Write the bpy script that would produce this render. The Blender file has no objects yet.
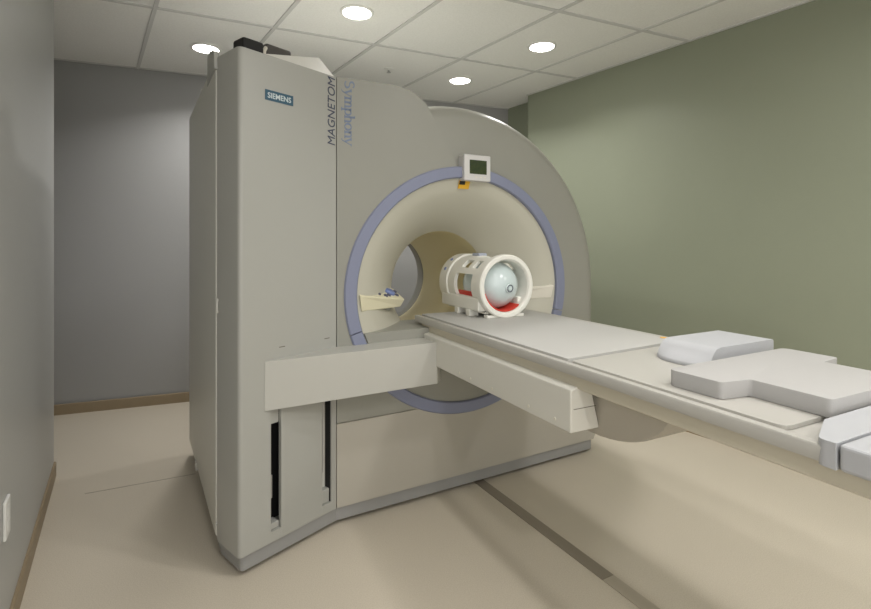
import bpy, bmesh, math, random
from mathutils import Vector, Matrix
random.seed(7)
S = bpy.context.scene
COL = S.collection
PI = math.pi
R = math.radians

# ------------------------------------------------------------------ materials
def mat(name, col, rough=0.5, metal=0.0, spec=0.5, noise=None, bump=None, emit=None, strength=0.0, coat=0.0, trans=0.0, alpha=1.0):
    m = bpy.data.materials.new(name); m.use_nodes = True
    nt = m.node_tree; b = nt.nodes['Principled BSDF']
    b.inputs['Base Color'].default_value = (*col, 1)
    b.inputs['Roughness'].default_value = rough
    b.inputs['Metallic'].default_value = metal
    b.inputs['Specular IOR Level'].default_value = spec
    b.inputs['Coat Weight'].default_value = coat
    b.inputs['Transmission Weight'].default_value = trans
    b.inputs['Alpha'].default_value = alpha
    if emit:
        b.inputs['Emission Color'].default_value = (*emit, 1)
        b.inputs['Emission Strength'].default_value = strength
    tc = None
    if noise or bump:
        tc = nt.nodes.new('ShaderNodeTexCoord')
    if noise:                                   # (scale, second colour, low, high)
        sc, c2, lo, hi = noise
        n = nt.nodes.new('ShaderNodeTexNoise'); n.inputs['Scale'].default_value = sc
        n.inputs['Detail'].default_value = 4
        r = nt.nodes.new('ShaderNodeValToRGB')
        r.color_ramp.elements[0].position = lo; r.color_ramp.elements[0].color = (*col, 1)
        r.color_ramp.elements[1].position = hi; r.color_ramp.elements[1].color = (*c2, 1)
        nt.links.new(tc.outputs['Object'], n.inputs['Vector'])
        nt.links.new(n.outputs['Fac'], r.inputs['Fac'])
        nt.links.new(r.outputs['Color'], b.inputs['Base Color'])
    if bump:                                    # (scale, strength)
        n2 = nt.nodes.new('ShaderNodeTexNoise'); n2.inputs['Scale'].default_value = bump[0]
        bp = nt.nodes.new('ShaderNodeBump'); bp.inputs['Strength'].default_value = bump[1]
        bp.inputs['Distance'].default_value = 0.004
        nt.links.new(tc.outputs['Object'], n2.inputs['Vector'])
        nt.links.new(n2.outputs['Fac'], bp.inputs['Height'])
        nt.links.new(bp.outputs['Normal'], b.inputs['Normal'])
    return m

M = {}
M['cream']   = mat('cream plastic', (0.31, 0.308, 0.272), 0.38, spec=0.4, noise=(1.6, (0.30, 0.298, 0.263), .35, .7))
M['cream2']  = mat('cream plastic panel', (0.44, 0.415, 0.362), 0.42, spec=0.4)
M['tower']   = mat('grey cream plastic', (0.39, 0.39, 0.362), 0.36, spec=0.45)
M['white']   = mat('white plastic', (0.66, 0.65, 0.61), 0.35)
M['offwhite']= mat('off white plastic', (0.70, 0.67, 0.585), 0.4)
M['funnel']  = mat('brightened cream plastic', (0.53, 0.515, 0.435), 0.42, spec=0.4)  # cream lightened to stand in for light inside the funnel
M['side']    = mat('brightened side plastic', (0.64, 0.635, 0.585), 0.4, spec=0.4)  # tower plastic made paler in place of light reaching the side
M['bore']    = mat('beige bore liner', (0.84, 0.77, 0.52), 0.4)
M['blue']    = mat('blue grey ring', (0.225, 0.245, 0.345), 0.45)
M['plinth']  = mat('grey plinth', (0.30, 0.30, 0.295), 0.5)
M['black']   = mat('black', (0.01, 0.01, 0.01), 0.6)
M['gapshade']  = mat('dark plinth gap shade', (0.03, 0.03, 0.03), 0.7)
M['groove']  = mat('seam shadow gap', (0.16, 0.15, 0.12), 0.8)
M['screen']  = mat('green black screen', (0.022, 0.038, 0.012), 0.25, noise=(60, (0.035, 0.05, 0.012), .4, .6))
M['bezel']   = mat('pale grey bezel', (0.62, 0.61, 0.60), 0.4)
M['yellow']  = mat('yellow label', (0.75, 0.42, 0.03), 0.5)
M['petrol']  = mat('petrol blue plate', (0.035, 0.105, 0.165), 0.45)
M['letterw'] = mat('pale lettering', (0.62, 0.70, 0.72), 0.5)
M['letterd'] = mat('dark blue lettering', (0.05, 0.06, 0.10), 0.5)
M['letterb'] = mat('pale blue lettering', (0.17, 0.215, 0.32), 0.5)
M['panelcream'] = mat('yellowish cream', (0.70, 0.66, 0.48), 0.45)
M['btnblue'] = mat('blue button', (0.16, 0.21, 0.42), 0.4)
M['btndark'] = mat('dark button', (0.09, 0.09, 0.13), 0.4)
M['btnred']  = mat('dark red button', (0.25, 0.06, 0.06), 0.4)
M['foam']    = mat('white vinyl foam', (0.395, 0.388, 0.38), 0.55, bump=(60, .08))
M['foamcool']= mat('cool white vinyl foam', (0.42, 0.427, 0.445), 0.5, bump=(60, .08))
M['sheet']   = mat('white mat', (0.455, 0.45, 0.43), 0.55)
M['table']   = mat('table white', (0.43, 0.418, 0.385), 0.4)
M['tablerail']= mat('table rail beige', (0.56, 0.52, 0.42), 0.45)
M['cowl']    = mat('grey beige cowl', (0.43, 0.40, 0.34), 0.5)
M['beam']    = mat('beam off white', (0.47, 0.466, 0.43), 0.4)
M['beamlit']   = mat('brightened beam plastic', (0.66, 0.65, 0.595), 0.4)  # beam colour lightened to stand in for light from the left
M['coil']    = mat('coil white', (0.80, 0.79, 0.73), 0.4)
M['phantom'] = mat('pale blue phantom', (0.56, 0.65, 0.65), 0.22, spec=0.5, noise=(9, (0.60, 0.68, 0.69), .35, .65))
M['slider']  = mat('grey lavender slider', (0.42, 0.45, 0.55), 0.45)
M['red']     = mat('red foam', (0.62, 0.05, 0.03), 0.55)
M['metal']   = mat('dull steel', (0.5, 0.5, 0.5), 0.35, metal=0.8)
M['darkmetal']= mat('dark smoked plastic', (0.06, 0.055, 0.05), 0.3)
M['wallgrey']= mat('pale grey paint', (0.36, 0.362, 0.362), 0.6, bump=(30, .1))
M['wallleft']= mat('grey blue paint', (0.45, 0.455, 0.445), 0.38, bump=(26, .12))
M['green']   = mat('sage green paint', (0.265, 0.288, 0.212), 0.5, noise=(1.3, (0.277, 0.30, 0.222), .3, .7), bump=(26, .12))
M['base']    = mat('tan vinyl baseboard', (0.30, 0.235, 0.15), 0.5)
M['tile']    = mat('white ceiling tile', (0.86, 0.86, 0.84), 0.8, noise=(90, (0.82, 0.82, 0.80), .42, .62))
M['tbar']    = mat('ceiling grid bar', (0.60, 0.60, 0.59), 0.55)
M['lampglow']= mat('lit diffuser', (0.9, 0.9, 0.9), 0.4, emit=(1, 0.97, 0.92), strength=18)
M['lamprim'] = mat('white lamp rim', (0.8, 0.8, 0.78), 0.4)
M['plate']   = mat('white switch plate', (0.8, 0.8, 0.78), 0.4)
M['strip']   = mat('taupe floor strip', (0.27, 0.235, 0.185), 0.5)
M['striplit']  = mat('unshaded taupe floor strip', (0.44, 0.39, 0.315), 0.5)  # strip colour without the painted shadow

def floor_material():
    m = bpy.data.materials.new('speckled beige vinyl'); m.use_nodes = True
    nt = m.node_tree; b = nt.nodes['Principled BSDF']
    tc = nt.nodes.new('ShaderNodeTexCoord')
    n = nt.nodes.new('ShaderNodeTexNoise'); n.inputs['Scale'].default_value = 230; n.inputs['Detail'].default_value = 2
    r = nt.nodes.new('ShaderNodeValToRGB')
    r.color_ramp.elements[0].position = .35; r.color_ramp.elements[0].color = (0.57, 0.51, 0.415, 1)
    r.color_ramp.elements[1].position = .65; r.color_ramp.elements[1].color = (0.66, 0.60, 0.50, 1)
    n2 = nt.nodes.new('ShaderNodeTexNoise'); n2.inputs['Scale'].default_value = .9; n2.inputs['Detail'].default_value = 5
    r2 = nt.nodes.new('ShaderNodeValToRGB')
    r2.color_ramp.elements[0].position = .3; r2.color_ramp.elements[0].color = (0.93, 0.93, 0.93, 1)
    r2.color_ramp.elements[1].position = .7; r2.color_ramp.elements[1].color = (1, 1, 1, 1)
    mx = nt.nodes.new('ShaderNodeMixRGB'); mx.blend_type = 'MULTIPLY'; mx.inputs['Fac'].default_value = 1
    L = nt.links.new
    L(tc.outputs['Object'], n.inputs['Vector']); L(tc.outputs['Object'], n2.inputs['Vector'])
    L(n.outputs['Fac'], r.inputs['Fac']); L(n2.outputs['Fac'], r2.inputs['Fac'])
    L(r.outputs['Color'], mx.inputs[1]); L(r2.outputs['Color'], mx.inputs[2])
    L(mx.outputs['Color'], b.inputs['Base Color'])
    b.inputs['Roughness'].default_value = 0.42
    b.inputs['Specular IOR Level'].default_value = 0.35
    return m
M['floor'] = floor_material()

# ------------------------------------------------------------------ mesh helpers
def link(name, me, m=None, parent=None, smooth=None):
    o = bpy.data.objects.new(name, me); COL.objects.link(o)
    if m is not None: me.materials.append(m)
    if parent is not None: o.parent = parent
    if smooth is not None:
        for p in me.polygons: p.use_smooth = True
        me.set_sharp_from_angle(angle=R(smooth))
    return o

def obj(name, bm, m=None, parent=None, smooth=None):
    bmesh.ops.recalc_face_normals(bm, faces=bm.faces)
    me = bpy.data.meshes.new(name); bm.to_mesh(me); bm.free()
    return link(name, me, m, parent, smooth)

def add_box(bm, x0, x1, y0, y1, z0, z1, mtx=None):
    vs = [bm.verts.new(Vector((x, y, z)) if mtx is None else mtx @ Vector((x, y, z)))
          for x in (x0, x1) for y in (y0, y1) for z in (z0, z1)]
    for f in ((0,1,3,2),(4,6,7,5),(0,4,5,1),(2,3,7,6),(0,2,6,4),(1,5,7,3)):
        bm.faces.new([vs[i] for i in f])
    return vs

def box(x0, x1, y0, y1, z0, z1, bev=0.0, seg=2, mtx=None):
    bm = bmesh.new(); add_box(bm, x0, x1, y0, y1, z0, z1, mtx)
    if bev: bevel(bm, bev, seg)
    return bm

def bevel(bm, w, seg=2, edges=None):
    bmesh.ops.recalc_face_normals(bm, faces=bm.faces)
    bmesh.ops.bevel(bm, geom=list(edges if edges is not None else bm.edges), offset=w, segments=seg, affect='EDGES', profile=0.5, clamp_overlap=True)

def prism(pts, z0, z1, axis='z', bev=0.0, seg=2):
    """polygon pts extruded along an axis: 'z': pts=(x,y); 'y': pts=(x,z); 'x': pts=(y,z)"""
    bm = bmesh.new()
    def P(a, b, c):
        return {'z': (a, b, c), 'y': (a, c, b), 'x': (c, a, b)}[axis]
    lo = [bm.verts.new(P(a, b, z0)) for a, b in pts]
    hi = [bm.verts.new(P(a, b, z1)) for a, b in pts]
    n = len(pts)
    bm.faces.new(lo); bm.faces.new(hi)
    for i in range(n):
        bm.faces.new((lo[i], lo[(i+1) % n], hi[(i+1) % n], hi[i]))
    bmesh.ops.recalc_face_normals(bm, faces=bm.faces)
    if bev: bevel(bm, bev, seg)
    return bm

def round_poly(pts, rad, n=5):
    """2D polygon with rounded corners; rad: one number or list"""
    out = []; k = len(pts)
    for i in range(k):
        r = rad[i] if isinstance(rad, (list, tuple)) else rad
        p = Vector(pts[i]); a = Vector(pts[i-1]); b = Vector(pts[(i+1) % k])
        if r <= 0: out.append(tuple(p)); continue
        da = (a-p).normalized(); db = (b-p).normalized()
        ang = da.angle(db); d = r/math.tan(ang/2)
        d = min(d, .48*(a-p).length, .48*(b-p).length)
        p0 = p+da*d; p1 = p+db*d
        for j in range(n+1):
            t = j/n
            q = p0*(1-t)**2 + p*2*t*(1-t) + p1*t**2
            out.append(tuple(q))
    return out

def lathe(profile, n=48, axis='z', centre=(0,0,0), a0=0.0, a1=2*PI, sx=1.0, sz=1.0, closed=False):
    """profile: (radius, height). Axis z: height along z; axis y: circle in xz, height along y; axis x: circle in yz"""
    bm = bmesh.new(); c = Vector(centre)
    full = abs((a1-a0)-2*PI) < 1e-6
    cnt = n if full else n+1
    rings = []
    for i in range(cnt):
        a = a0+(a1-a0)*i/n
        row = []
        for r, h in profile:
            if axis == 'z': v = Vector((r*math.cos(a)*sx, r*math.sin(a)*sz, h))
            elif axis == 'y': v = Vector((r*math.cos(a)*sx, h, r*math.sin(a)*sz))
            else: v = Vector((h, r*math.cos(a)*sx, r*math.sin(a)*sz))
            row.append(bm.verts.new(c+v))
        rings.append(row)
    k = len(profile)
    for i in range(n if full else n):
        A = rings[i]; B = rings[(i+1) % cnt]
        for j in range(k if closed else k-1):
            j2 = (j+1) % k
            try: bm.faces.new((A[j], B[j], B[j2], A[j2]))
            except ValueError: pass
    if closed and not full:
        bm.faces.new(rings[0]); bm.faces.new(rings[-1])
    bmesh.ops.remove_doubles(bm, verts=bm.verts, dist=1e-6)
    return bm

def tube(bm, pts, r, n=8):
    pts = [Vector(p) for p in pts]; rows = []
    for i, p in enumerate(pts):
        d = (pts[min(i+1, len(pts)-1)]-pts[max(i-1, 0)]).normalized()
        u = d.orthogonal().normalized(); v = d.cross(u)
        if rows:
            u = (lu-d*lu.dot(d)).normalized(); v = d.cross(u)
        lu = u
        rows.append([bm.verts.new(p+u*r*math.cos(2*PI*j/n)+v*r*math.sin(2*PI*j/n)) for j in range(n)])
    for a, b in zip(rows, rows[1:]):
        for j in range(n): bm.faces.new((a[j], a[(j+1) % n], b[(j+1) % n], b[j]))
    bm.faces.new(rows[0]); bm.faces.new(rows[-1])

def cut(o, *cutters):
    """boolean-subtract each cutter bmesh (in o's local space) from mesh object o"""
    for cb in cutters:
        bmesh.ops.recalc_face_normals(cb, faces=cb.faces)
        me = bpy.data.meshes.new('cut'); cb.to_mesh(me); cb.free()
        c = bpy.data.objects.new('cut', me); COL.objects.link(c)
        c.parent = o.parent; c.matrix_basis = o.matrix_basis.copy()
        bpy.context.view_layer.update()
        before = (len(o.data.vertices), len(o.data.polygons))
        for attempt in range(4):
            md = o.modifiers.new('b', 'BOOLEAN'); md.operation = 'DIFFERENCE'; md.solver = 'EXACT'; md.object = c
            o.update_tag(); c.update_tag(); bpy.context.view_layer.update()
            dg = bpy.context.evaluated_depsgraph_get(); dg.update()
            nm = bpy.data.meshes.new_from_object(o.evaluated_get(dg))
            o.modifiers.clear()
            if (len(nm.vertices), len(nm.polygons)) != before: break
            bpy.data.meshes.remove(nm); nm = None
        if nm is None: print('CUT FAILED', o.name)
        else:
            old = o.data; o.data = nm; bpy.data.meshes.remove(old); nm.name = o.name
        bpy.data.objects.remove(c); bpy.data.meshes.remove(me)
    return o

def shade(o, ang=35):
    for p in o.data.polygons: p.use_smooth = True
    o.data.set_sharp_from_angle(angle=R(ang))

def empty(name, loc, rz=0.0):
    o = bpy.data.objects.new(name, None); COL.objects.link(o)
    o.location = loc; o.rotation_euler = (0, 0, rz); o.empty_display_size = .1
    return o

def tag(o, label, cat, group=None):
    o['label'] = label; o['category'] = cat
    if group: o['group'] = group
    return o

def struct(o):
    o['kind'] = 'structure'; return o

def text_bm(body, size, extrude=0.0006, shear=0.0, offset=0.0, spacing=1.0):
    cu = bpy.data.curves.new('t', 'FONT'); cu.body = body; cu.size = size; cu.extrude = extrude
    cu.align_x = 'CENTER'; cu.align_y = 'CENTER'; cu.shear = shear; cu.offset = offset; cu.space_character = spacing
    cu.resolution_u = 4
    o = bpy.data.objects.new('t', cu); COL.objects.link(o)
    bpy.context.view_layer.update()
    dg = bpy.context.evaluated_depsgraph_get()
    me = bpy.data.meshes.new_from_object(o.evaluated_get(dg))
    bpy.data.objects.remove(o); bpy.data.curves.remove(cu)
    bm = bmesh.new(); bm.from_mesh(me); bpy.data.meshes.remove(me)
    return bm

def fit(bm, w, h):
    """scale and centre a flat lettering mesh to width w and height h"""
    xs = [v.co.x for v in bm.verts]; ys = [v.co.y for v in bm.verts]
    cx, cy = (min(xs)+max(xs))/2, (min(ys)+max(ys))/2
    sx, sy = w/(max(xs)-min(xs)), h/(max(ys)-min(ys))
    for v in bm.verts: v.co.x = (v.co.x-cx)*sx; v.co.y = (v.co.y-cy)*sy
    return bm

def frame(origin, ex, ey):
    ex = Vector(ex).normalized(); ey = Vector(ey).normalized(); ez = ex.cross(ey)
    m = Matrix((ex, ey, ez)).transposed().to_4x4(); m.translation = Vector(origin)
    return m

# ------------------------------------------------------------------ camera (eye at 1.40 m, level, shifted lens)
CAM_H = 1.40
cam = bpy.data.cameras.new('camera'); co = bpy.data.objects.new('camera', cam); COL.objects.link(co)
co.location = (0, 0, CAM_H); co.rotation_euler = (PI/2, 0, 0)
cam.sensor_fit = 'HORIZONTAL'; cam.sensor_width = 36.0
cam.lens = 36.0*500/871
cam.shift_y = -(304.5-242)/871
cam.clip_start = .02
S.camera = co

# ------------------------------------------------------------------ the room
CEIL = 2.88
struct(obj('floor', box(-5.2, 6.6, -2.2, 6.8, -.12, 0), M['floor']))
struct(obj('ceiling', box(-5.2, 6.6, -2.2, 6.8, CEIL, CEIL+.1), M['tile']))

def wall_bm(p, q, th, z0=0.0, z1=CEIL, e0=0.0, e1=0.0):
    """wall from p to q, its thickness th lying to the right-hand side of p->q (negative: left)"""
    p = Vector(p); q = Vector(q); d = (q-p).normalized(); n = Vector((d.y, -d.x))*th
    a = p-d*e0; b = q+d*e1
    return prism([tuple(a), tuple(b), tuple(b+n), tuple(a+n)], z0, z1)

BL = Vector((-4.34, 3.57)); BR = Vector((.805, 5.55))
GD = Vector((.571, -.821)).normalized()
J2 = BR+GD*.45; E = Vector((.931, 5.034)); GF = E+GD*7.9
LD = Vector((.533, -.846)).normalized(); LN = Vector((LD.y, -LD.x))    # LN points away from the room (left)
L1 = Vector((-2.283, 2.991)); L2 = L1+LD*2.75
L3 = L2+LN*1.2; L4 = L3+LD*1.85
M1 = Vector((-3.7, 3.80)); M2 = M1+LD*1.0; M3 = L1+LD*.7+LN*.08
RB = Vector((GF.x, -1.55)); RA = Vector((L4.x-.1, -1.55))
struct(obj('wall_back', wall_bm(BL, BR, -.12, e1=.1), M['wallgrey']))
struct(obj('wall_recess', wall_bm(BR, J2, -.1, e0=.1), M['green']))
struct(obj('wall_right', prism([tuple(E), tuple(GF), tuple(GF+Vector((.3, .2))), tuple(J2+Vector((.3, .2))), tuple(J2)], 0, CEIL), M['green']))
struct(obj('wall_left', prism([tuple(L1), tuple(L2), tuple(L3), tuple(L3+LN*.01-LD*.14), tuple(L2+LN*.14-LD*.14), tuple(L1+LN*.14)], 0, CEIL), M['wallleft']))
struct(obj('wall_entry', wall_bm(L3, L4, .12, e1=.2), M['wallgrey']))
struct(obj('wall_rear', wall_bm(RA, RB, .12, e0=.3, e1=.3), M['wallgrey']))
struct(obj('wall_alcove', prism([tuple(M1), tuple(M2), tuple(M3), tuple(M3+LD*.1), tuple(M2+LN*.1+LD*.1), tuple(M1+LN*.1)], 0, CEIL), M['wallgrey']))

def baseboard(name, p, q, th=.012, h=.085):
    p = Vector(p); q = Vector(q); d = (q-p).normalized(); n = Vector((d.y, -d.x))
    prof = [(0, 0), (th, 0), (th, h-.006), (th-.004, h), (0, h)]
    bm = bmesh.new()
    A = [bm.verts.new((p.x+n.x*a, p.y+n.y*a, b)) for a, b in prof]
    B = [bm.verts.new((q.x+n.x*a, q.y+n.y*a, b)) for a, b in prof]
    bm.faces.new(A); bm.faces.new(B)
    for i in range(5): bm.faces.new((A[i], A[(i+1) % 5], B[(i+1) % 5], B[i]))
    return struct(obj(name, bm, M['base']))
baseboard('baseboard_back', M1, BR)
baseboard('baseboard_right', E, GF)
baseboard('baseboard_left', L2, L1)
baseboard('baseboard_rear', RB, RA)

# ceiling grid: two families of bars, laid as in the photograph's suspended ceiling
def bar(bm, c, d, l0, l1, w=.024, z0=CEIL-.008, z1=CEIL):
    c = Vector(c); d = Vector(d).normalized(); n = Vector((d.y, -d.x))*(w/2)
    pts = [c+d*l0+n, c+d*l1+n, c+d*l1-n, c+d*l0-n]
    lo = [bm.verts.new((p.x, p.y, z0)) for p in pts]; hi = [bm.verts.new((p.x, p.y, z1)) for p in pts]
    bm.faces.new(lo); bm.faces.new(hi)
    for i in range(4): bm.faces.new((lo[i], lo[(i+1) % 4], hi[(i+1) % 4], hi[i]))
bm = bmesh.new()
for k in range(-5, 4):
    bar(bm, (.0214+.862*k, 3.058), GD, -3.2 if k > -4 else -1.0, 3.3)
struct(obj('trim_1', bm, M['tbar']))
QD = Vector((.9135, .4067)); QN = Vector((.4067, -.9135))
bm = bmesh.new()
for k in range(0, 5):
    c = Vector((-.417, 3.756))+QN*(1.0*k)
    bar(bm, c, QD, -3.0, 2.6, z0=CEIL-.0075)
struct(obj('trim_2', bm, M['tbar']))
# wall angle where the ceiling meets the walls
bm = bmesh.new()
for p, q in ((M1, BR), (E, GF)):
    d = (q-p).normalized(); n = Vector((d.y, -d.x))
    bar(bm, p+n*.011, d, 0, (q-p).length, w=.022, z0=CEIL-.007)
struct(obj('trim_3', bm, M['tbar']))

# floor strip (cover of the cable trench) ; first length has shadow painted in, second is lighter
SD = (Vector((.727, 2.071))-Vector((.2696, 2.899))).normalized(); SN = Vector((SD.y, -SD.x))
S0 = Vector((.2696, 2.899))
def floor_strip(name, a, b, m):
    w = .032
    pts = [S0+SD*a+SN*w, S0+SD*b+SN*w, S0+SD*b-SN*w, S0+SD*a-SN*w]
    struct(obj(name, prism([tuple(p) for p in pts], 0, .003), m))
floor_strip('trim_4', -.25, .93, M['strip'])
floor_strip('trim_5', .932, 2.2, M['striplit'])

# thin welded seam in the vinyl, left of the scanner
a_ = Vector((-1.95, 2.78)); b_ = Vector((-1.45, 3.02)); n_ = Vector((b_.y-a_.y, a_.x-b_.x)).normalized()*.002
struct(obj('trim_31', prism([tuple(a_+n_), tuple(b_+n_), tuple(b_-n_), tuple(a_-n_)], 0, .0008), M['strip']))

# ------------------------------------------------------------------ downlights
def lamp(x, y, power, size=.17, spread=172, parent=None):
    l = bpy.data.lights.new('downlight_lamp', 'AREA'); l.shape = 'DISK'; l.size = size
    l.energy = power; l.color = (1.0, .975, .945); l.spread = R(spread)
    o = bpy.data.objects.new('downlight_lamp', l); COL.objects.link(o)
    o.location = (x, y, CEIL-.019)
    return o
def downlight_bms():
    rim = lathe([(.108, 0), (.108, -.006), (.100, -.011), (.092, -.012), (.088, -.006), (.088, 0)], 40)
    dif = lathe([(0, -.007), (.088, -.007), (.088, -.002), (0, -.002)], 40)
    return rim, dif
GROUP_L = 'round recessed ceiling downlights'
def downlight(x, y, label):
    t = empty('downlight', (x, y, CEIL)); tag(t, label, 'ceiling light', GROUP_L)
    rim, dif = downlight_bms()
    obj('trim_ring', rim, M['lamprim'], t, 40); obj('diffuser', dif, M['lampglow'], t)
    return t
P_IN = 11
for (x, y), lab in zip([(-.505, 3.217), (-1.751, 3.814), (.804, 3.776), (.224, 4.568)],
        ['round lit ceiling downlight nearest the viewer, above the scanner tower lettering',
         'round lit ceiling downlight just behind the left edge of the scanner tower',
         'round lit ceiling downlight closest to the green wall',
         'smallest lit ceiling downlight, farthest back above the magnet ring']):
    downlight(x, y, lab); lamp(x, y, P_IN*(.95 if x < -1 else .7 if x > .5 else 1.0), spread=138)
# more recessed lamps, unseen, added out of view to brighten the room
P_OUT = 15
for i, (x, y) in enumerate([(.25, 1.55), (1.55, 1.35), (2.9, 1.1), (.6, -.3), (2.2, -.3)]):
    rim, dif = downlight_bms()
    for v in rim.verts: v.co += Vector((x, y, CEIL))
    for v in dif.verts: v.co += Vector((x, y, CEIL))
    struct(obj('trim_%d' % (6+2*i), rim, M['lamprim'], None, 40)); struct(obj('trim_%d' % (7+2*i), dif, M['lampglow']))  # rims and diffusers of the added unseen lamps
    lamp(x, y, 4.5 if x < .5 else P_OUT, spread=110 if x < .5 else 172)

# glowing panel with frame, added behind the viewer as unseen fill light
wy = -1.55
struct(obj('fill_panel_1', box(-.75, 2.25, wy+.004, wy+.010, .85, 2.25), mat('glowing fill panel', (.2, .2, .2), .2, emit=(1, .98, .95), strength=2.9)))
bm = bmesh.new()
for a_ in ((-.81, -.75, .79, 2.31), (2.25, 2.31, .79, 2.31), (-.75, 2.25, .79, .85), (-.75, 2.25, 2.25, 2.31), (.73, .77, .85, 2.25)):
    add_box(bm, a_[0], a_[1], wy, wy+.03, a_[2], a_[3])
struct(obj('trim_30', bm, M['metal']))

# ceiling sprinkler above the scanner
t = empty('ceiling_sprinkler', (-.40, 4.28, CEIL))
tag(t, 'small metal ceiling sprinkler on the tiles above the scanner front cover', 'sprinkler')
obj('cover_plate', lathe([(0, 0), (.045, 0), (.045, -.004), (.018, -.012), (0, -.012)], 28), M['lamprim'], t, 40)
bm = lathe([(0, -.012), (.009, -.012), (.009, -.020), (.004, -.022), (.004, -.026), (.018, -.027), (.018, -.030), (0, -.030)], 20)
obj('sprinkler_head', bm, M['metal'], t, 40)

# wall switch plate on the left wall
c = L1+LD*1.50
t = empty('outlet_plate', (c.x, c.y, .45)); t.rotation_euler = (0, 0, math.atan2(LD.y, LD.x))
tag(t, 'white wall outlet plate low on the grey blue left wall', 'outlet')
obj('plate', box(-.040, .040, 0, .010, -.066, .066, .004), M['plate'], t)
obj('socket', box(-.017, .017, .008, .0115, .008, .042, .002), M['plate'], t)
obj('socket', box(-.017, .017, .008, .0115, -.042, -.008, .002), M['plate'], t)

# ------------------------------------------------------------------ MRI scanner (local: x along the front, y inward, z up)
G0 = Vector((-.489, 2.458)); GA = R(29.5)
mri = empty('mri_scanner', (G0.x, G0.y, 0), GA)
tag(mri, 'large cream mri scanner with blue ringed bore and tall tower, standing on the floor', 'mri scanner')
CT, CZ = .774, 1.131                   # bore axis
RX, RZ = 1.04, .985                    # the entry ring reads a little wider than high
RO, RI, RB_ = .706, .640, .337         # ring outer, ring inner, bore radius
ZB, ZT = .09, 2.21                     # cover bottom and tower top

# housing of the magnet: an arch with a rounded front rim
HR = 1.055
def arch_pt(a, off):
    """point of the arch outline (inset by off) seen from the bore axis under angle a"""
    r = HR-off; c, s = math.cos(a), math.sin(a)
    if s >= 0: return (CT+r*c, CZ+r*s)
    k = 1e9
    if abs(c) > 1e-9: k = r/abs(c)
    k = min(k, (CZ-ZB)/(-s))
    return (CT+k*c, CZ+k*s)
angs = [2*PI*i/120 for i in range(120)]
for sgn in (1, -1): angs.append(math.atan2(ZB-CZ, sgn*HR) % (2*PI))
angs = sorted(set(round(a, 6) for a in angs))
bm = bmesh.new(); loops = []
def hole_pt(a, r): return (CT+r*RX*math.cos(a), CZ+r*RZ*math.sin(a))
FR = .085
DF = .030
steps = [('h', RO-.02, .06), ('h', RO-.005, DF)]
for k in range(0, 9):
    th = (PI/2)*k/8
    steps.append(('o', FR*(1-math.sin(th)), DF+FR*(1-math.cos(th))))
steps += [('o', 0, .6), ('o', 0, 1.27), ('o', .05, 1.33), ('h', .5, 1.35), ('h', .45, 1.33)]
for kind, r, d in steps:
    row = []
    for a in angs:
        x, z = arch_pt(a, r) if kind == 'o' else hole_pt(a, r)
        row.append(bm.verts.new((x, d, z)))
    loops.append(row)
n = len(angs)
for A, B in zip(loops, loops[1:]):
    for i in range(n): bm.faces.new((A[i], A[(i+1) % n], B[(i+1) % n], B[i]))
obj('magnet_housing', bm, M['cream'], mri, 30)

# front cover: flat plate over the left of the magnet, reaching over to the ring
def ring_cutter(r=RO-.012, d0=-.2, d1=.2):
    return lathe([(0, d0), (r, d0), (r, d1), (0, d1)], 96, 'y', (CT, 0, CZ), sx=RX, sz=RZ)
SEAM = .505
cov = round_poly([(.004, SEAM+.002), (1.25, SEAM+.002), (1.25, .80), (.80, 1.00), (.694, 1.845), (.505, 2.15), (.42, 2.205), (.30, 2.222), (.004, 2.214)],
                 [0, 0, 0, 0, 0, .06, .10, 0, 0])
o = obj('front_cover', prism(cov, 0, .05, 'y'), M['cream'], mri); cut(o, ring_cutter())
low = [(.004, ZB), (1.77, ZB), (1.80, .14), (1.80, SEAM-.002), (.004, SEAM-.002)]
o = obj('lower_panel', prism(low, 0, .05, 'y'), M['cream2'], mri); cut(o, ring_cutter())
# upper right edge trim of cover: filler behind the cover top so it has depth
o = obj('cover_back', prism([(.004, .6), (.30, .6), (.62, 1.84), (.44, 2.16), (.30, 2.205), (.004, 2.20)], .05, 1.2, 'y'), M['cream'], mri); cut(o, ring_cutter(.69, -.1, 1.4))

# entry ring, upper and lower arc
def ring_arc(a0, a1, name):
    prof = [(RI, .03), (RI, -.004), (RI+.006, -.011), (RO-.006, -.011), (RO, -.004), (RO, .03)]
    b = lathe(prof, 80, 'y', (CT, 0, CZ), a0, a1, RX, RZ, closed=True)
    return obj(name, b, M['blue'], mri, 30)
gap = .004
aL, aR = R(180+16.5), R(-14)
ring_arc(aR+gap, aL-gap, 'entry_ring')
ring_arc(aL+gap, 2*PI+aR-gap, 'entry_ring')

# funnel and bore
prof = []
DD = .30
for k in range(0, 15):
    q = k/14
    trumpet = RI+.004-(RI+.004-RB_)*math.sqrt(max(0, 1-(1-q)**2))
    cone = RI+.004-(RI+.004-RB_)*q
    prof.append((.42*trumpet+.58*cone, .012+DD*q))
bm = bmesh.new(); rows = []
def funnel_blend(d): return max(0.0, min(1.0, 1-d/DD))
prof_all = prof
for i in range(96):
    a = 2*PI*i/96
    row = []
    for r, d in prof_all:
        f = funnel_blend(d)
        row.append(bm.verts.new((CT+r*(1+(RX-1)*f)*math.cos(a), d, CZ+r*(1+(RZ-1)*f)*math.sin(a))))
    rows.append(row)
for i in range(96):
    A, B = rows[i], rows[(i+1) % 96]
    for j in range(len(prof_all)-1): bm.faces.new((A[j], B[j], B[j+1], A[j+1]))
bmesh.ops.recalc_face_normals(bm, faces=bm.faces)
funnel = obj('bore_funnel', bm, M['funnel'], mri, 60)
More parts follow.
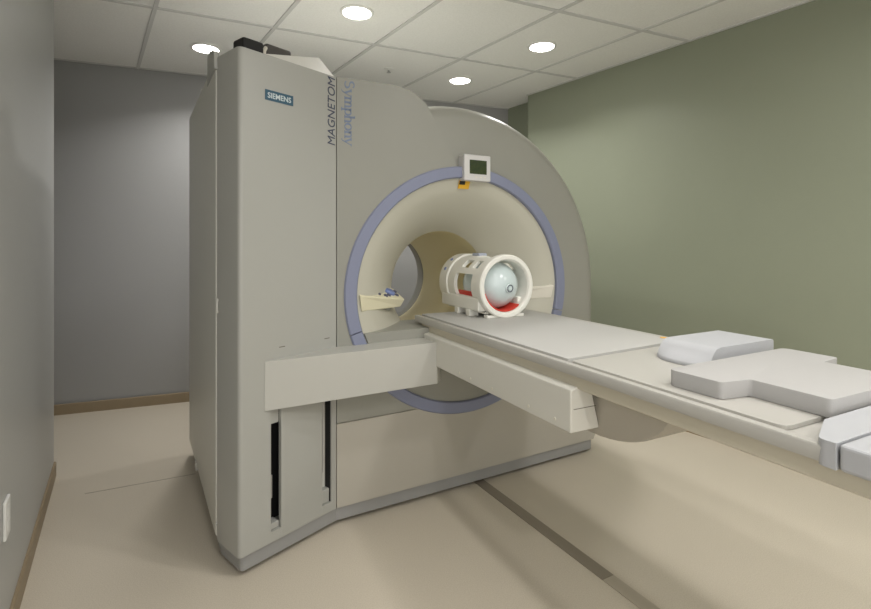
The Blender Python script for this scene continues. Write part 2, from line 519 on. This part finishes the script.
obj('bore_tube', lathe([(RB_, .31), (RB_, 1.17)], 80, 'y', (CT, 0, CZ)), M['bore'], mri, 60)
obj('bore_end_rim', lathe([(RB_, 1.17), (RB_+.004, 1.172), (RB_+.004, 1.178), (RB_, 1.18), (RB_+.004, 1.26), (RB_+.03, 1.33), (RB_+.13, 1.352)], 80, 'y', (CT, 0, CZ)), M['cream'], mri, 40)

# apron: flat plate that closes the lower part of the ring, with a ledge
def seg_pts(z, r, n=60):
    lim = (z-CZ)/(r*RZ); a = math.asin(max(-1, min(1, lim)))
    a0, a1 = PI-a, 2*PI+a
    return [(CT+r*RX*math.cos(a0+(a1-a0)*i/n), CZ+r*RZ*math.sin(a0+(a1-a0)*i/n)) for i in range(n+1)]
obj('apron', prism(seg_pts(.872, RI-.001), .008, .30, 'y'), M['cream'], mri)
led = [(CT-.60, .875), (CT+.60, .875), (CT+.625, .935), (CT-.625, .935)]
lb = prism(led, .0, .30, 'y')
lb2 = obj('ledge', lb, M['cream'], mri)

# tower: angled front panel, narrow corner facet, long side
e = Vector((.475, .188)).normalized()               # along the angled panel, in local xy
nrm = Vector((e.y, -e.x))                           # out of the panel
PL = math.hypot(.475, .188)
def pp(v, out=0.0):                                 # v in metres along the panel from its outer corner
    return Vector((-.475, -.188))+e*v+nrm*out
plan = round_poly([(-.475, -.188), (0, 0), (0, .34), (-.537, .34), (-.537, -.004)], [.022, 0, 0, 0, .012])
tower = obj('tower', prism(plan, ZB, ZT, 'z'), M['tower'], mri)
slot = prism([tuple(pp(.149, .05)), tuple(pp(.482, .05)), tuple(pp(.482, -.10)), tuple(pp(.149, -.10))], .135, .70, 'z')
cut(tower, slot)
shade(tower, 40)
# dark inside of the slot
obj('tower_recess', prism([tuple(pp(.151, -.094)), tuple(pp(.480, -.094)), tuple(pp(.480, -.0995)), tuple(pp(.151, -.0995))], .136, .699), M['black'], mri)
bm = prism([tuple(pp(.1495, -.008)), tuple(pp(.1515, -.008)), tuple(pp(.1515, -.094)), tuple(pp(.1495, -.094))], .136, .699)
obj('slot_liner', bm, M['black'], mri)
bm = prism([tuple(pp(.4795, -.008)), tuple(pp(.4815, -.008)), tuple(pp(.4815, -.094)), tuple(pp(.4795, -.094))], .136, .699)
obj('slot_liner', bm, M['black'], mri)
obj('access_panel', prism([tuple(pp(.200, .001)), tuple(pp(.428, .001)), tuple(pp(.428, -.02)), tuple(pp(.200, -.02))], .10, .702, 'z', .002, 1), M['tower'], mri)
# fittings inside the slots
bm = bmesh.new(); p = pp(.168, -.03); tube(bm, [(p.x, p.y, .27), (p.x, p.y, .37)], .006)
obj('slot_pin', bm, M['metal'], mri, 40)
bm = bmesh.new(); p = pp(.452, -.035); tube(bm, [(p.x, p.y, .28), (p.x, p.y, .697)], .007)
obj('slot_rail', bm, M['metal'], mri, 40)
for v0, v1, z0, z1 in ((.150, .198, .136, .165), (.430, .479, .136, .20)):
    obj('slot_bracket', prism([tuple(pp(v0, -.012)), tuple(pp(v1, -.012)), tuple(pp(v1, -.06)), tuple(pp(v0, -.06))], z0, z1, 'z', .004), M['tower'], mri)
obj('slot_bracket', prism([tuple(pp(.152, -.015)), tuple(pp(.198, -.015)), tuple(pp(.198, -.06)), tuple(pp(.152, -.06))], .60, .698, 'z', .003), M['tower'], mri)
# sloping roof facet of the tower
A = pp(.115); C = pp(PL-.012); B = pp(PL-.045, -.075); D = pp(.10, -.14)
bm = bmesh.new()
v = [bm.verts.new((q.x, q.y, z)) for q, z in ((A, ZT), (C, ZT), (B, ZT+.10), (pp(PL-.012, -.10), ZT), (D, ZT))]
bm.faces.new((v[0], v[1], v[2])); bm.faces.new((v[1], v[3], v[2])); bm.faces.new((v[0], v[2], v[4])); bm.faces.new((v[2], v[3], v[4])); bm.faces.new((v[0], v[4], v[3], v[1]))
obj('tower_roof', bm, M['white'], mri)  # light from above is put into the facet's paler colour
# raised edge behind the corner facet, then the lower long side
obj('tower_shoulder', prism([(.0, ZT-.05), (.0, ZT+.025), (.08, ZT+.055), (.20, ZT+.09), (.30, ZT+.10), (.31, ZT-.05)], -.552, -.530, 'x', .004), M['tower'], mri)
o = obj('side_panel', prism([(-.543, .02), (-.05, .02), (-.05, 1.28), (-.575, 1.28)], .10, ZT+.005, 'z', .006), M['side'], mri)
bm = bmesh.new()
for z in (.105,): add_box(bm, -.570, -.558, .80, .86, .085, .13)
obj('side_clip', bm, M['white'], mri)
bm = lathe([(0, 0), (.006, 0), (.006, .004), (0, .004)], 14, 'x', (-.541, .012, .16))
obj('side_screw', bm, M['metal'], mri, 40)
bm = bmesh.new(); tube(bm, [(-.536, -.006, 1.150), (-.540, -.016, 1.140), (-.541, -.018, 1.120), (-.540, -.016, 1.100), (-.536, -.006, 1.090)], .004)
obj('side_latch', bm, M['white'], mri, 40)
bm = lathe([(0, 0), (.010, .002), (.012, .012), (.008, .02), (0, .022)], 14, 'z', (-.545, .62, ZT+.005))
obj('glint_stud', bm, M['white'], mri, 40)  # white stud stands in for a glint of light
# cable outlets on the tower top
def top_unit(v, dep, w, h, m, name):
    mt = frame((*pp(v, -dep), 0), (e.x, e.y, 0), (-nrm.x, -nrm.y, 0))
    b = bmesh.new(); add_box(b, -w/2, w/2, -.04, .05, ZT-.01, ZT+h, mt)
    bevel(b, .010, 2)
    b2 = [f for f in b.faces]
    return obj(name, b, m, mri)
top_unit(.110, .11, .100, .078, M['black'], 'cable_outlet')
top_unit(.245, .12, .135, .088, M['darkmetal'], 'vent_cap')
bm = bmesh.new(); p = pp(.168, -.09); tube(bm, [(p.x, p.y, ZT-.01), (p.x+.003, p.y, ZT+.05), (p.x+.02, p.y+.01, ZT+.075)], .010)
obj('cable_sleeve', bm, M['offwhite'], mri, 40)

# plinth, one band round tower and front
i1 = .035
pl = [(-.475+.012, -.188+.018), (.004, .012), (1.76, .012), (1.795, .05), (1.795, 1.25), (-.535, 1.25), (-.522, .01)]
obj('plinth', prism(round_poly(pl, [.02, 0, .01, 0, 0, 0, 0]), .024, .10, 'z'), M['plinth'], mri)
pl2 = [(-.475+.045, -.188+.075), (.006, .06), (1.745, .06), (1.775, .08), (1.775, 1.2), (-.51, 1.2), (-.50, .03)]
obj('foot_gap_shade', prism(pl2, 0, .026, 'z'), M['gapshade'], mri)  # dark fill, the shadow under the plinth put into its colour

# cross beam fixed to the front, carrying the table's beam
pc = pp(.115); pq = pp(.13, -.004)
cb = [(pc.x, -.147), (.49, -.147), (.535, -.10), (.535, 0), (-.015, 0), tuple(pq)]
obj('cross_beam', prism(round_poly(cb, [.012, .01, 0, 0, 0, 0]), .672, .884, 'z', .006), M['beam'], mri)

# small marks in the covers: two finger notches
for v0 in (.205, .455):
    mt = frame((*pp(v0, .0), .935), (e.x, e.y, 0), (0, 0, 1))
    obj('cover_notch', box(-.015, .015, -.002, .002, -.001, .0008, mtx=mt), M['groove'], mri)

# name plate and lettering
mt = frame((*pp(.191, .0), 2.037), (e.x, e.y, 0), (0, 0, 1))
npl = obj('name_plate', box(-.071, .071, -.0225, .0225, -.001, .002, mtx=mt), M['petrol'], mri)
tb = fit(text_bm('SIEMENS', .04, offset=.0006), .118, .024)
tb.transform(mt @ Matrix.Translation((0, 0, .0022)))
obj('lettering', tb, M['letterw'], npl)
mt = frame((*pp(.481, .0), 2.038), (0, 0, 1), (-e.x, -e.y, 0))
tb = fit(text_bm('MAGNETOM', .05, shear=.12, offset=0), .330, .044); tb.transform(mt @ Matrix.Translation((0, 0, .001)))
obj('model_lettering', tb, M['letterd'], mri)

# "Symphony" in a seriffed hand: own strokes (pen with thick stems and thin joins)
def pen(bm, pts, w0=.125, w1=.06):
    """stroke along pts; width depends on direction: vertical runs thick, horizontal runs thin"""
    P = [Vector(p) for p in pts]
    L, Rr = [], []
    for i, p in enumerate(P):
        d = (P[min(i+1, len(P)-1)]-P[max(i-1, 0)]).normalized(); nn = Vector((-d.y, d.x))
        w = (w1+(w0-w1)*abs(d.y)**1.5)
        L.append(p+nn*w/2+0*d); Rr.append(p-nn*w/2)
    lo = [(bm.verts.new((a.x, a.y, 0)), bm.verts.new((b.x, b.y, 0))) for a, b in zip(L, Rr)]
    hi = [(bm.verts.new((a.x, a.y, .05)), bm.verts.new((b.x, b.y, .05))) for a, b in zip(L, Rr)]
    for i in range(len(P)-1):
        bm.faces.new((hi[i][0], hi[i+1][0], hi[i+1][1], hi[i][1]))
        bm.faces.new((lo[i][0], hi[i][0], hi[i+1][0], lo[i+1][0])); bm.faces.new((lo[i][1], hi[i][1], hi[i+1][1], lo[i+1][1]))
    bm.faces.new((lo[0][0], hi[0][0], hi[0][1], lo[0][1])); bm.faces.new((lo[-1][0], hi[-1][0], hi[-1][1], lo[-1][1]))
def arc(cx, cy, rx, ry, a0, a1, n=14):
    return [(cx+rx*math.cos(R(a0+(a1-a0)*i/n)), cy+ry*math.sin(R(a0+(a1-a0)*i/n))) for i in range(n+1)]
def serif(bm, x, y, w=.24): pen(bm, [(x-w/2, y), (x+w/2, y)], .05, .06)
def hump(bm, x, w=.3):
    pen(bm, arc(x+w/2, .30, w/2, .18, 180, 0)+[(x+w, .02)]); serif(bm, x+w, .02)
bm = bmesh.new(); x = .05
pen(bm, arc(x+.2, .53, .19, .17, 30, 270)+arc(x+.2, .19, .21, .17, 90, -150)); x += .58          # S
def letter_y(bm, x):
    pen(bm, [(x, .48), (x+.2, .02)]); pen(bm, [(x+.4, .48), (x+.2, .02), (x+.10, -.18), (x, -.22)], .05, .04); serif(bm, x, .48); serif(bm, x+.4, .48, .16)
letter_y(bm, x); x += .54
pen(bm, [(x, .48), (x, .02)]); serif(bm, x-.03, .47, .16); serif(bm, x, .02); hump(bm, x, .28); hump(bm, x+.28, .28); x += .76   # m
pen(bm, [(x, .48), (x, -.22)]); serif(bm, x-.03, .47, .16); serif(bm, x, -.22); pen(bm, arc(x+.17, .25, .19, .22, 160, -160)); x += .50   # p
pen(bm, [(x, .74), (x, .02)]); serif(bm, x-.03, .73, .16); serif(bm, x, .02); hump(bm, x, .3); x += .47   # h
pen(bm, arc(x+.19, .25, .20, .23, 0, 360, 24)); x += .55   # o
pen(bm, [(x, .48), (x, .02)]); serif(bm, x-.03, .47, .16); serif(bm, x, .02); hump(bm, x, .3); x += .45   # n
letter_y(bm, x)
fit(bm, .325, .072)
for vv in bm.verts: vv.co.z *= .02
mt = frame((.062, 0, 2.040), (0, 0, -1), (1, 0, 0))
bm.transform(mt)
obj('series_lettering', bm, M['letterb'], mri)

# display above the bore
disp = obj('display', box(.728, .908, -.034, .035, 1.745, 1.893, .006), M['bezel'], mri)
obj('screen', box(.763, .879, -.0355, -.03, 1.784, 1.863, .001), M['screen'], disp)
bm = bmesh.new()
for k in range(3): add_box(bm, .80+.03*k, .814+.03*k, -.0352, -.03, 1.764, 1.770)
obj('display_marks', bm, M['offwhite'], disp)
# warning label just under the ring on the funnel (leaning with the funnel)
lab = frame((.757, .016, CZ+.595), (1, 0, 0), (0, -.36, .93))
wl = obj('warning_label', box(-.036, .036, -.024, .024, -.001, .002, mtx=lab), M['yellow'], mri)
obj('label_print', box(-.034, .004, .0, .021, .0015, .003, mtx=lab), M['black'], wl)

# control panels at both sides of the bore entry
def control_panel(side):
    # tapered shelf from the funnel wall into the opening
    s = side
    def X(x): return CT+s*x
    top = [(X(.650), .0, 1.128), (X(.310), .18, 1.075), (X(.325), .30, 1.125), (X(.60), .25, 1.205)]
    bot = [(X(.635), .012, 1.045), (X(.335), .185, 1.032), (X(.345), .30, 1.04), (X(.60), .25, 1.05)]
    b = bmesh.new()
    T = [b.verts.new(p) for p in top]; U = [b.verts.new(p) for p in bot]
    b.faces.new(T); b.faces.new(U)
    for i in range(4): b.faces.new((T[i], T[(i+1) % 4], U[(i+1) % 4], U[i]))
    bevel(b, .006, 2)
    cp = obj('control_panel', b, M['panelcream'] if s < 0 else M['offwhite'], mri)
    a = [Vector(p) for p in top]
    def on(u, w): return a[0]*(1-u)*(1-w)+a[1]*u*(1-w)+a[2]*u*w+a[3]*(1-u)*w
    nn = (a[1]-a[0]).cross(a[3]-a[0]).normalized()
    if nn.z < 0: nn = -nn
    spots = [(.30, .30, 'btndark'), (.44, .22, 'btndark'), (.50, .50, 'btndark'), (.58, .14, 'btndark'), (.66, .20, 'btndark'), (.88, .30, 'btndark'), (.92, .62, 'btndark')]
    if s > 0: spots = [(.35, .30, 'btnred'), (.35, .60, 'btnred'), (.55, .30, 'btnred'), (.55, .60, 'btnred')]
    for u, w, mm in spots:
        p = on(u, w); ex = (a[1]-a[0]).normalized(); mt = frame(p, ex, nn.cross(ex))
        bb = lathe([(0, -.002), (.013, -.002), (.013, .005), (.009, .008), (0, .008)], 16); bb.transform(mt)
        obj('button', bb, M[mm], cp, 40)
    if s < 0:
        p = on(.74, .45); ex = (a[1]-a[0]).normalized(); mt = frame(p, ex, nn.cross(ex))
        bb = lathe([(0, -.002), (.034, -.002), (.034, .008), (.026, .016), (0, .018)], 24); bb.transform(mt)
        obj('control_knob', bb, M['btnblue'], cp, 40)
    # bracket under the shelf
    b = bmesh.new()
    T = [b.verts.new(p) for p in ((X(.60), .04, 1.046), (X(.38), .19, 1.034), (X(.38), .29, 1.046), (X(.58), .24, 1.06))]
    U = [b.verts.new(p) for p in ((X(.60), .06, .94), (X(.50), .19, .94), (X(.50), .29, .94), (X(.58), .24, .94))]
    b.faces.new(T); b.faces.new(U)
    for i in range(4): b.faces.new((T[i], T[(i+1) % 4], U[(i+1) % 4], U[i]))
    obj('shelf_bracket', b, M['cream'], cp)
control_panel(-1); control_panel(1)

# ------------------------------------------------------------------ patient table (local: x along the table towards the viewer, y across, z up)
O = Vector((-.063, 2.73)); AD = Vector((.4447, -.8956)); TA = math.atan2(AD.y, AD.x)
tab = empty('patient_table', (O.x, O.y, 0), TA)
tag(tab, 'long white patient table with beige side rail reaching out from the scanner bore', 'patient table')
X0, X1, W = -.125, 2.55, .73
# tabletop: tray profile with raised rims, extruded along x
def tray(x0, x1):
    prof = [(.004, .950), (.0, .980), (.004, .985), (.026, .985), (.034, .981), (.040, .972), (W-.040, .972), (W-.034, .981), (W-.026, .985), (W-.004, .985), (W, .980), (W-.004, .950), (W-.02, .945), (.02, .945)]
    return prism(prof, x0, x1, 'x')
o = obj('tabletop', tray(X0, 1.93), M['table'], tab); shade(o, 50)
o = obj('side_rail', prism([(.018, .907), (.018, .95), (W-.018, .95), (W-.018, .907), (W-.03, .900), (.03, .900)], X0+.06, X1, 'x'), M['tablerail'], tab); shade(o, 30)
# end covers, two boxes with a gap between
obj('end_cover', prism(round_poly([(1.852, .13), (1.905, -.002), (1.937, -.002), (1.935, W+.008), (1.848, W+.008)], [.03, .02, 0, 0, .02]), .945, 1.0, 'z', .008, 3), M['foamcool'], tab)
obj('end_cover', box(1.941, X1, -.002, W+.008, .945, 1.0, .008, 3), M['foamcool'], tab)
# yellow mark on the far rim
bm = lathe([(0, .984), (.014, .984), (.014, .989), (0, .989)], 20, 'z', (.985, W-.05, 0), sx=1.5)
obj('rim_mark', bm, M['yellow'], tab)
# support beam under the near edge, with a tapered end
bm = prism([(-.012, .76), (-.012, .905), (.02, .912), (.075, .912), (.115, .76)], -.10, 1.18, 'x', .004)
o = obj('support_beam', bm, M['beamlit'], tab)
for xx, zz in ((.42, .785), (.52, .782), (.70, .785), (.95, .785), (1.10, .785)):
    obj('screw', lathe([(0, -.014), (.006, -.014), (.006, -.011), (0, -.011)], 10, 'y', (xx, 0, zz)), M['offwhite'], o)
obj('beam_seam', box(1.1795, 1.1812, .0, .10, .838, .840), M['groove'], o)
# cowl under the table
cw = [(-.05, .90), (-.05, .728), (1.14, .728)]
for k in range(1, 13):
    q = k/12
    cw.append((1.14+.325*math.sin(q*PI/2), .728+.175*(1-math.cos(q*PI/2))))
o = obj('under_cowl', prism(cw, .112, W-.12, 'y', .012), M['cowl'], tab); shade(o, 30)

# mat and loose pads on the table
def on_table(name, bm, m, label, cat, group=None, smooth=None):
    for v in bm.verts: pass
    bmesh.ops.recalc_face_normals(bm, faces=bm.faces)
    o = obj(name, bm, m, None, smooth); o.location = (O.x, O.y, 0); o.rotation_euler = (0, 0, TA)
    return tag(o, label, cat, group)
on_table('table_mat', prism(round_poly([(-.13, .046), (1.10, .046), (1.05, W-.046), (-.13, W-.046)], .008), .9725, .988, 'z', .004),
         M['sheet'], 'long thin white mat lying on the table in front of the bore', 'mat')
on_table('table_mat', prism(round_poly([(1.115, .05), (1.815, .05), (1.815, W-.05), (1.07, W-.05)], [.01, .03, .03, .01]), .9725, .984, 'z', .005),
         M['table'], 'thin cream mat on the table under the two foam pads', 'mat')
# T-shaped foam pad
tp = [(1.468, .095), (1.63, .10), (1.645, .20), (1.838, .195), (1.842, .60), (1.625, .60), (1.615, .705), (1.45, .705)]
on_table('foam_pad', prism(round_poly(tp, [.03, .015, .01, .015, .015, .01, .015, .03]), .985, 1.031, 'z', .012, 3),
         M['foam'], 'thick white stepped foam pad, wide at one end, lying on the table', 'foam pad', smooth=50)
# wedge pad: thin rounded tip near, thicker towards the far side
bm = bmesh.new(); rows = []
for i in range(9):
    q = -1+i/4; x = 1.3025+.1025*q
    t0 = .338+.038*abs(q)**2.5                       # the thin tip is rounded in plan
    prof = [(t0, .9852), (.722, .9852), (.728, .990), (.728, 1.046), (.722, 1.051), (.435, 1.049), (.412, 1.044), (.397, 1.030), (max(.380, t0+.010), 1.012), (t0+.004, .999), (t0, .993)]
    rows.append([bm.verts.new((x, y, z)) for y, z in prof])
for A_, B_ in zip(rows, rows[1:]):
    for j in range(len(A_)): bm.faces.new((A_[j], A_[(j+1) % len(A_)], B_[(j+1) % len(A_)], B_[j]))
bm.faces.new(rows[0]); bm.faces.new(rows[-1])
on_table('foam_pad', bm, M['foamcool'], 'thin white wedge shaped foam pad tilted against the stepped pad', 'foam pad', smooth=40)

# ------------------------------------------------------------------ head coil on the table tip
cy, cz, CR = .405, 1.158, .168
coil = empty('head_coil', (0, 0, 0), TA)
cw0 = Vector((O.x, O.y))+AD*0.0+Vector((-AD.y, AD.x))*cy
coil.location = (cw0.x, cw0.y, .988)
tag(coil, 'white birdcage head coil with side windows standing on the table tip', 'head coil')
zc = cz-.988
def cyl_shell(r0, r1, x0, x1, n=64):
    return lathe([(r0, x0), (r1, x0), (r1, x1), (r0, x1)], n, 'x', (0, 0, zc), closed=True)
sh = obj('coil_shell', cyl_shell(CR-.026, CR-.006, -.26, .195), M['coil'], coil)
cs = []
def radial(ang, x0, x1, w):
    """box cutter through the shell wall at angle ang from straight up towards -y"""
    a = R(ang); d = Vector((0, -math.sin(a), math.cos(a))); tt = Vector((0, math.cos(a), math.sin(a)))
    mt = Matrix(((1, 0, 0), tuple(tt), tuple(d))).transposed().to_4x4(); mt.translation = (0, 0, zc)
    b = bmesh.new(); add_box(b, x0, x1, -w/2, w/2, .10, .22, mt); return b
for sgn in (1, -1):
    cs += [radial(sgn*90, -.10, .09, .125), radial(sgn*43, -.07, .01, .06), radial(sgn*43, .05, .11, .06)]
cs += [radial(0, -.04, .12, .10)]
cut(sh, *cs); shade(sh, 30)
def lip(x0, x1, r1, r0=.028):
    return lathe([(CR-r0, x0), (r1-.006, x0), (r1, x0+.006), (r1, x1-.006), (r1-.006, x1), (CR-r0+.006, x1), (CR-r0, x1-.006)], 64, 'x', (0, 0, zc), closed=True)
obj('end_ring', lip(.160, .208, CR+.006, .0235), M['coil'], coil, 35)
obj('end_ring', lip(-.285, -.185, CR+.002), M['coil'], coil, 35)
# base with feet
bm = bmesh.new()
add_box(bm, -.27, .162, -.158, -.10, .035, .105); add_box(bm, -.27, .162, .10, .158, .035, .105)
add_box(bm, -.27, .162, -.115, .115, .018, .030)
bevel(bm, .006, 2)
obj('base', bm, M['coil'], coil)
for xx, yy in ((-.08, -.13), (.05, -.13), (-.08, .13), (.05, .13)):
    obj('foot', box(xx-.022, xx+.022, yy-.03, yy+.03, .0, .036, .004), M['coil'], coil)
obj('foot', box(.155, .196, -.12, .12, .0, .016, .004), M['coil'], coil)
obj('slider', box(-.12, -.045, -.03, .03, zc+CR-.012, zc+CR+.008, .006), M['slider'], coil)
for a in (38, 62):
    b = lathe([(0, CR+.001), (.010, CR+.001), (.010, CR+.006), (0, CR+.006)], 14, 'z')
    b.transform(Matrix.Translation((-.235, 0, zc)) @ Matrix.Rotation(R(a), 4, 'X'))
    obj('ring_bolt', b, M['btnblue'], coil)

# red cradle pad and phantom inside the coil
PR = .132
def in_coil(o, label, cat):
    o.location = coil.location; o.rotation_euler = (0, 0, TA); return tag(o, label, cat)
prof = [(PR+.001, -.10), (CR-.028, -.10), (CR-.028, .19), (PR+.001, .19)]
b = lathe(prof, 40, 'x', (0, 0, zc), R(180+16), R(360-50), closed=True)
in_coil(obj('foam_cradle', b, M['red'], None, 40), 'red foam cradle lining the bottom of the head coil under the round phantom', 'foam cradle')
ph = empty('phantom', (0, 0, 0)); in_coil(ph, 'pale blue round test phantom lying inside the white head coil', 'phantom')
prof = [(0, -PR-.09)]+[(PR*math.cos(R(a)), PR*math.sin(R(a))-(.09 if a <= 0 else 0)) for a in range(-80, 81, 8)]+[(0, PR)]
b = lathe(prof, 56, 'x', (.075, 0, zc))
obj('sphere', b, M['phantom'], ph, 60)
# screw cap ring on the near side
dirv = Vector((.93, .10, -.08)).normalized(); q = Vector((.075, 0, zc))+dirv*PR
b = lathe([(0, -.01), (.027, -.01), (.027, .004), (.022, .007), (.022, .004), (.015, .003), (.013, .009), (0, .009)], 28)
b.transform(Matrix.Translation(q) @ dirv.to_track_quat('Z', 'Y').to_matrix().to_4x4())
cap = obj('screw_cap', b, M['phantom'], ph, 40)
b = lathe([(.017, .0045), (.021, .0045), (.021, .0065), (.017, .0065)], 28, closed=True)
b.transform(Matrix.Translation(q) @ dirv.to_track_quat('Z', 'Y').to_matrix().to_4x4())
obj('cap_ring', b, M['btndark'], cap, 40)

# ------------------------------------------------------------------ world and colour management
w = bpy.data.worlds.new('world'); S.world = w; w.use_nodes = True
w.node_tree.nodes['Background'].inputs['Color'].default_value = (.5, .5, .5, 1)
w.node_tree.nodes['Background'].inputs['Strength'].default_value = .2
S.view_settings.view_transform = 'Standard'; S.view_settings.look = 'None'
S.view_settings.exposure = 0.2; S.view_settings.gamma = 1.0
S.view_settings.use_curve_mapping = False
S.cycles.use_denoising = True
S.cycles.max_bounces = 10; S.cycles.diffuse_bounces = 6
S.cycles.sample_clamp_indirect = 4
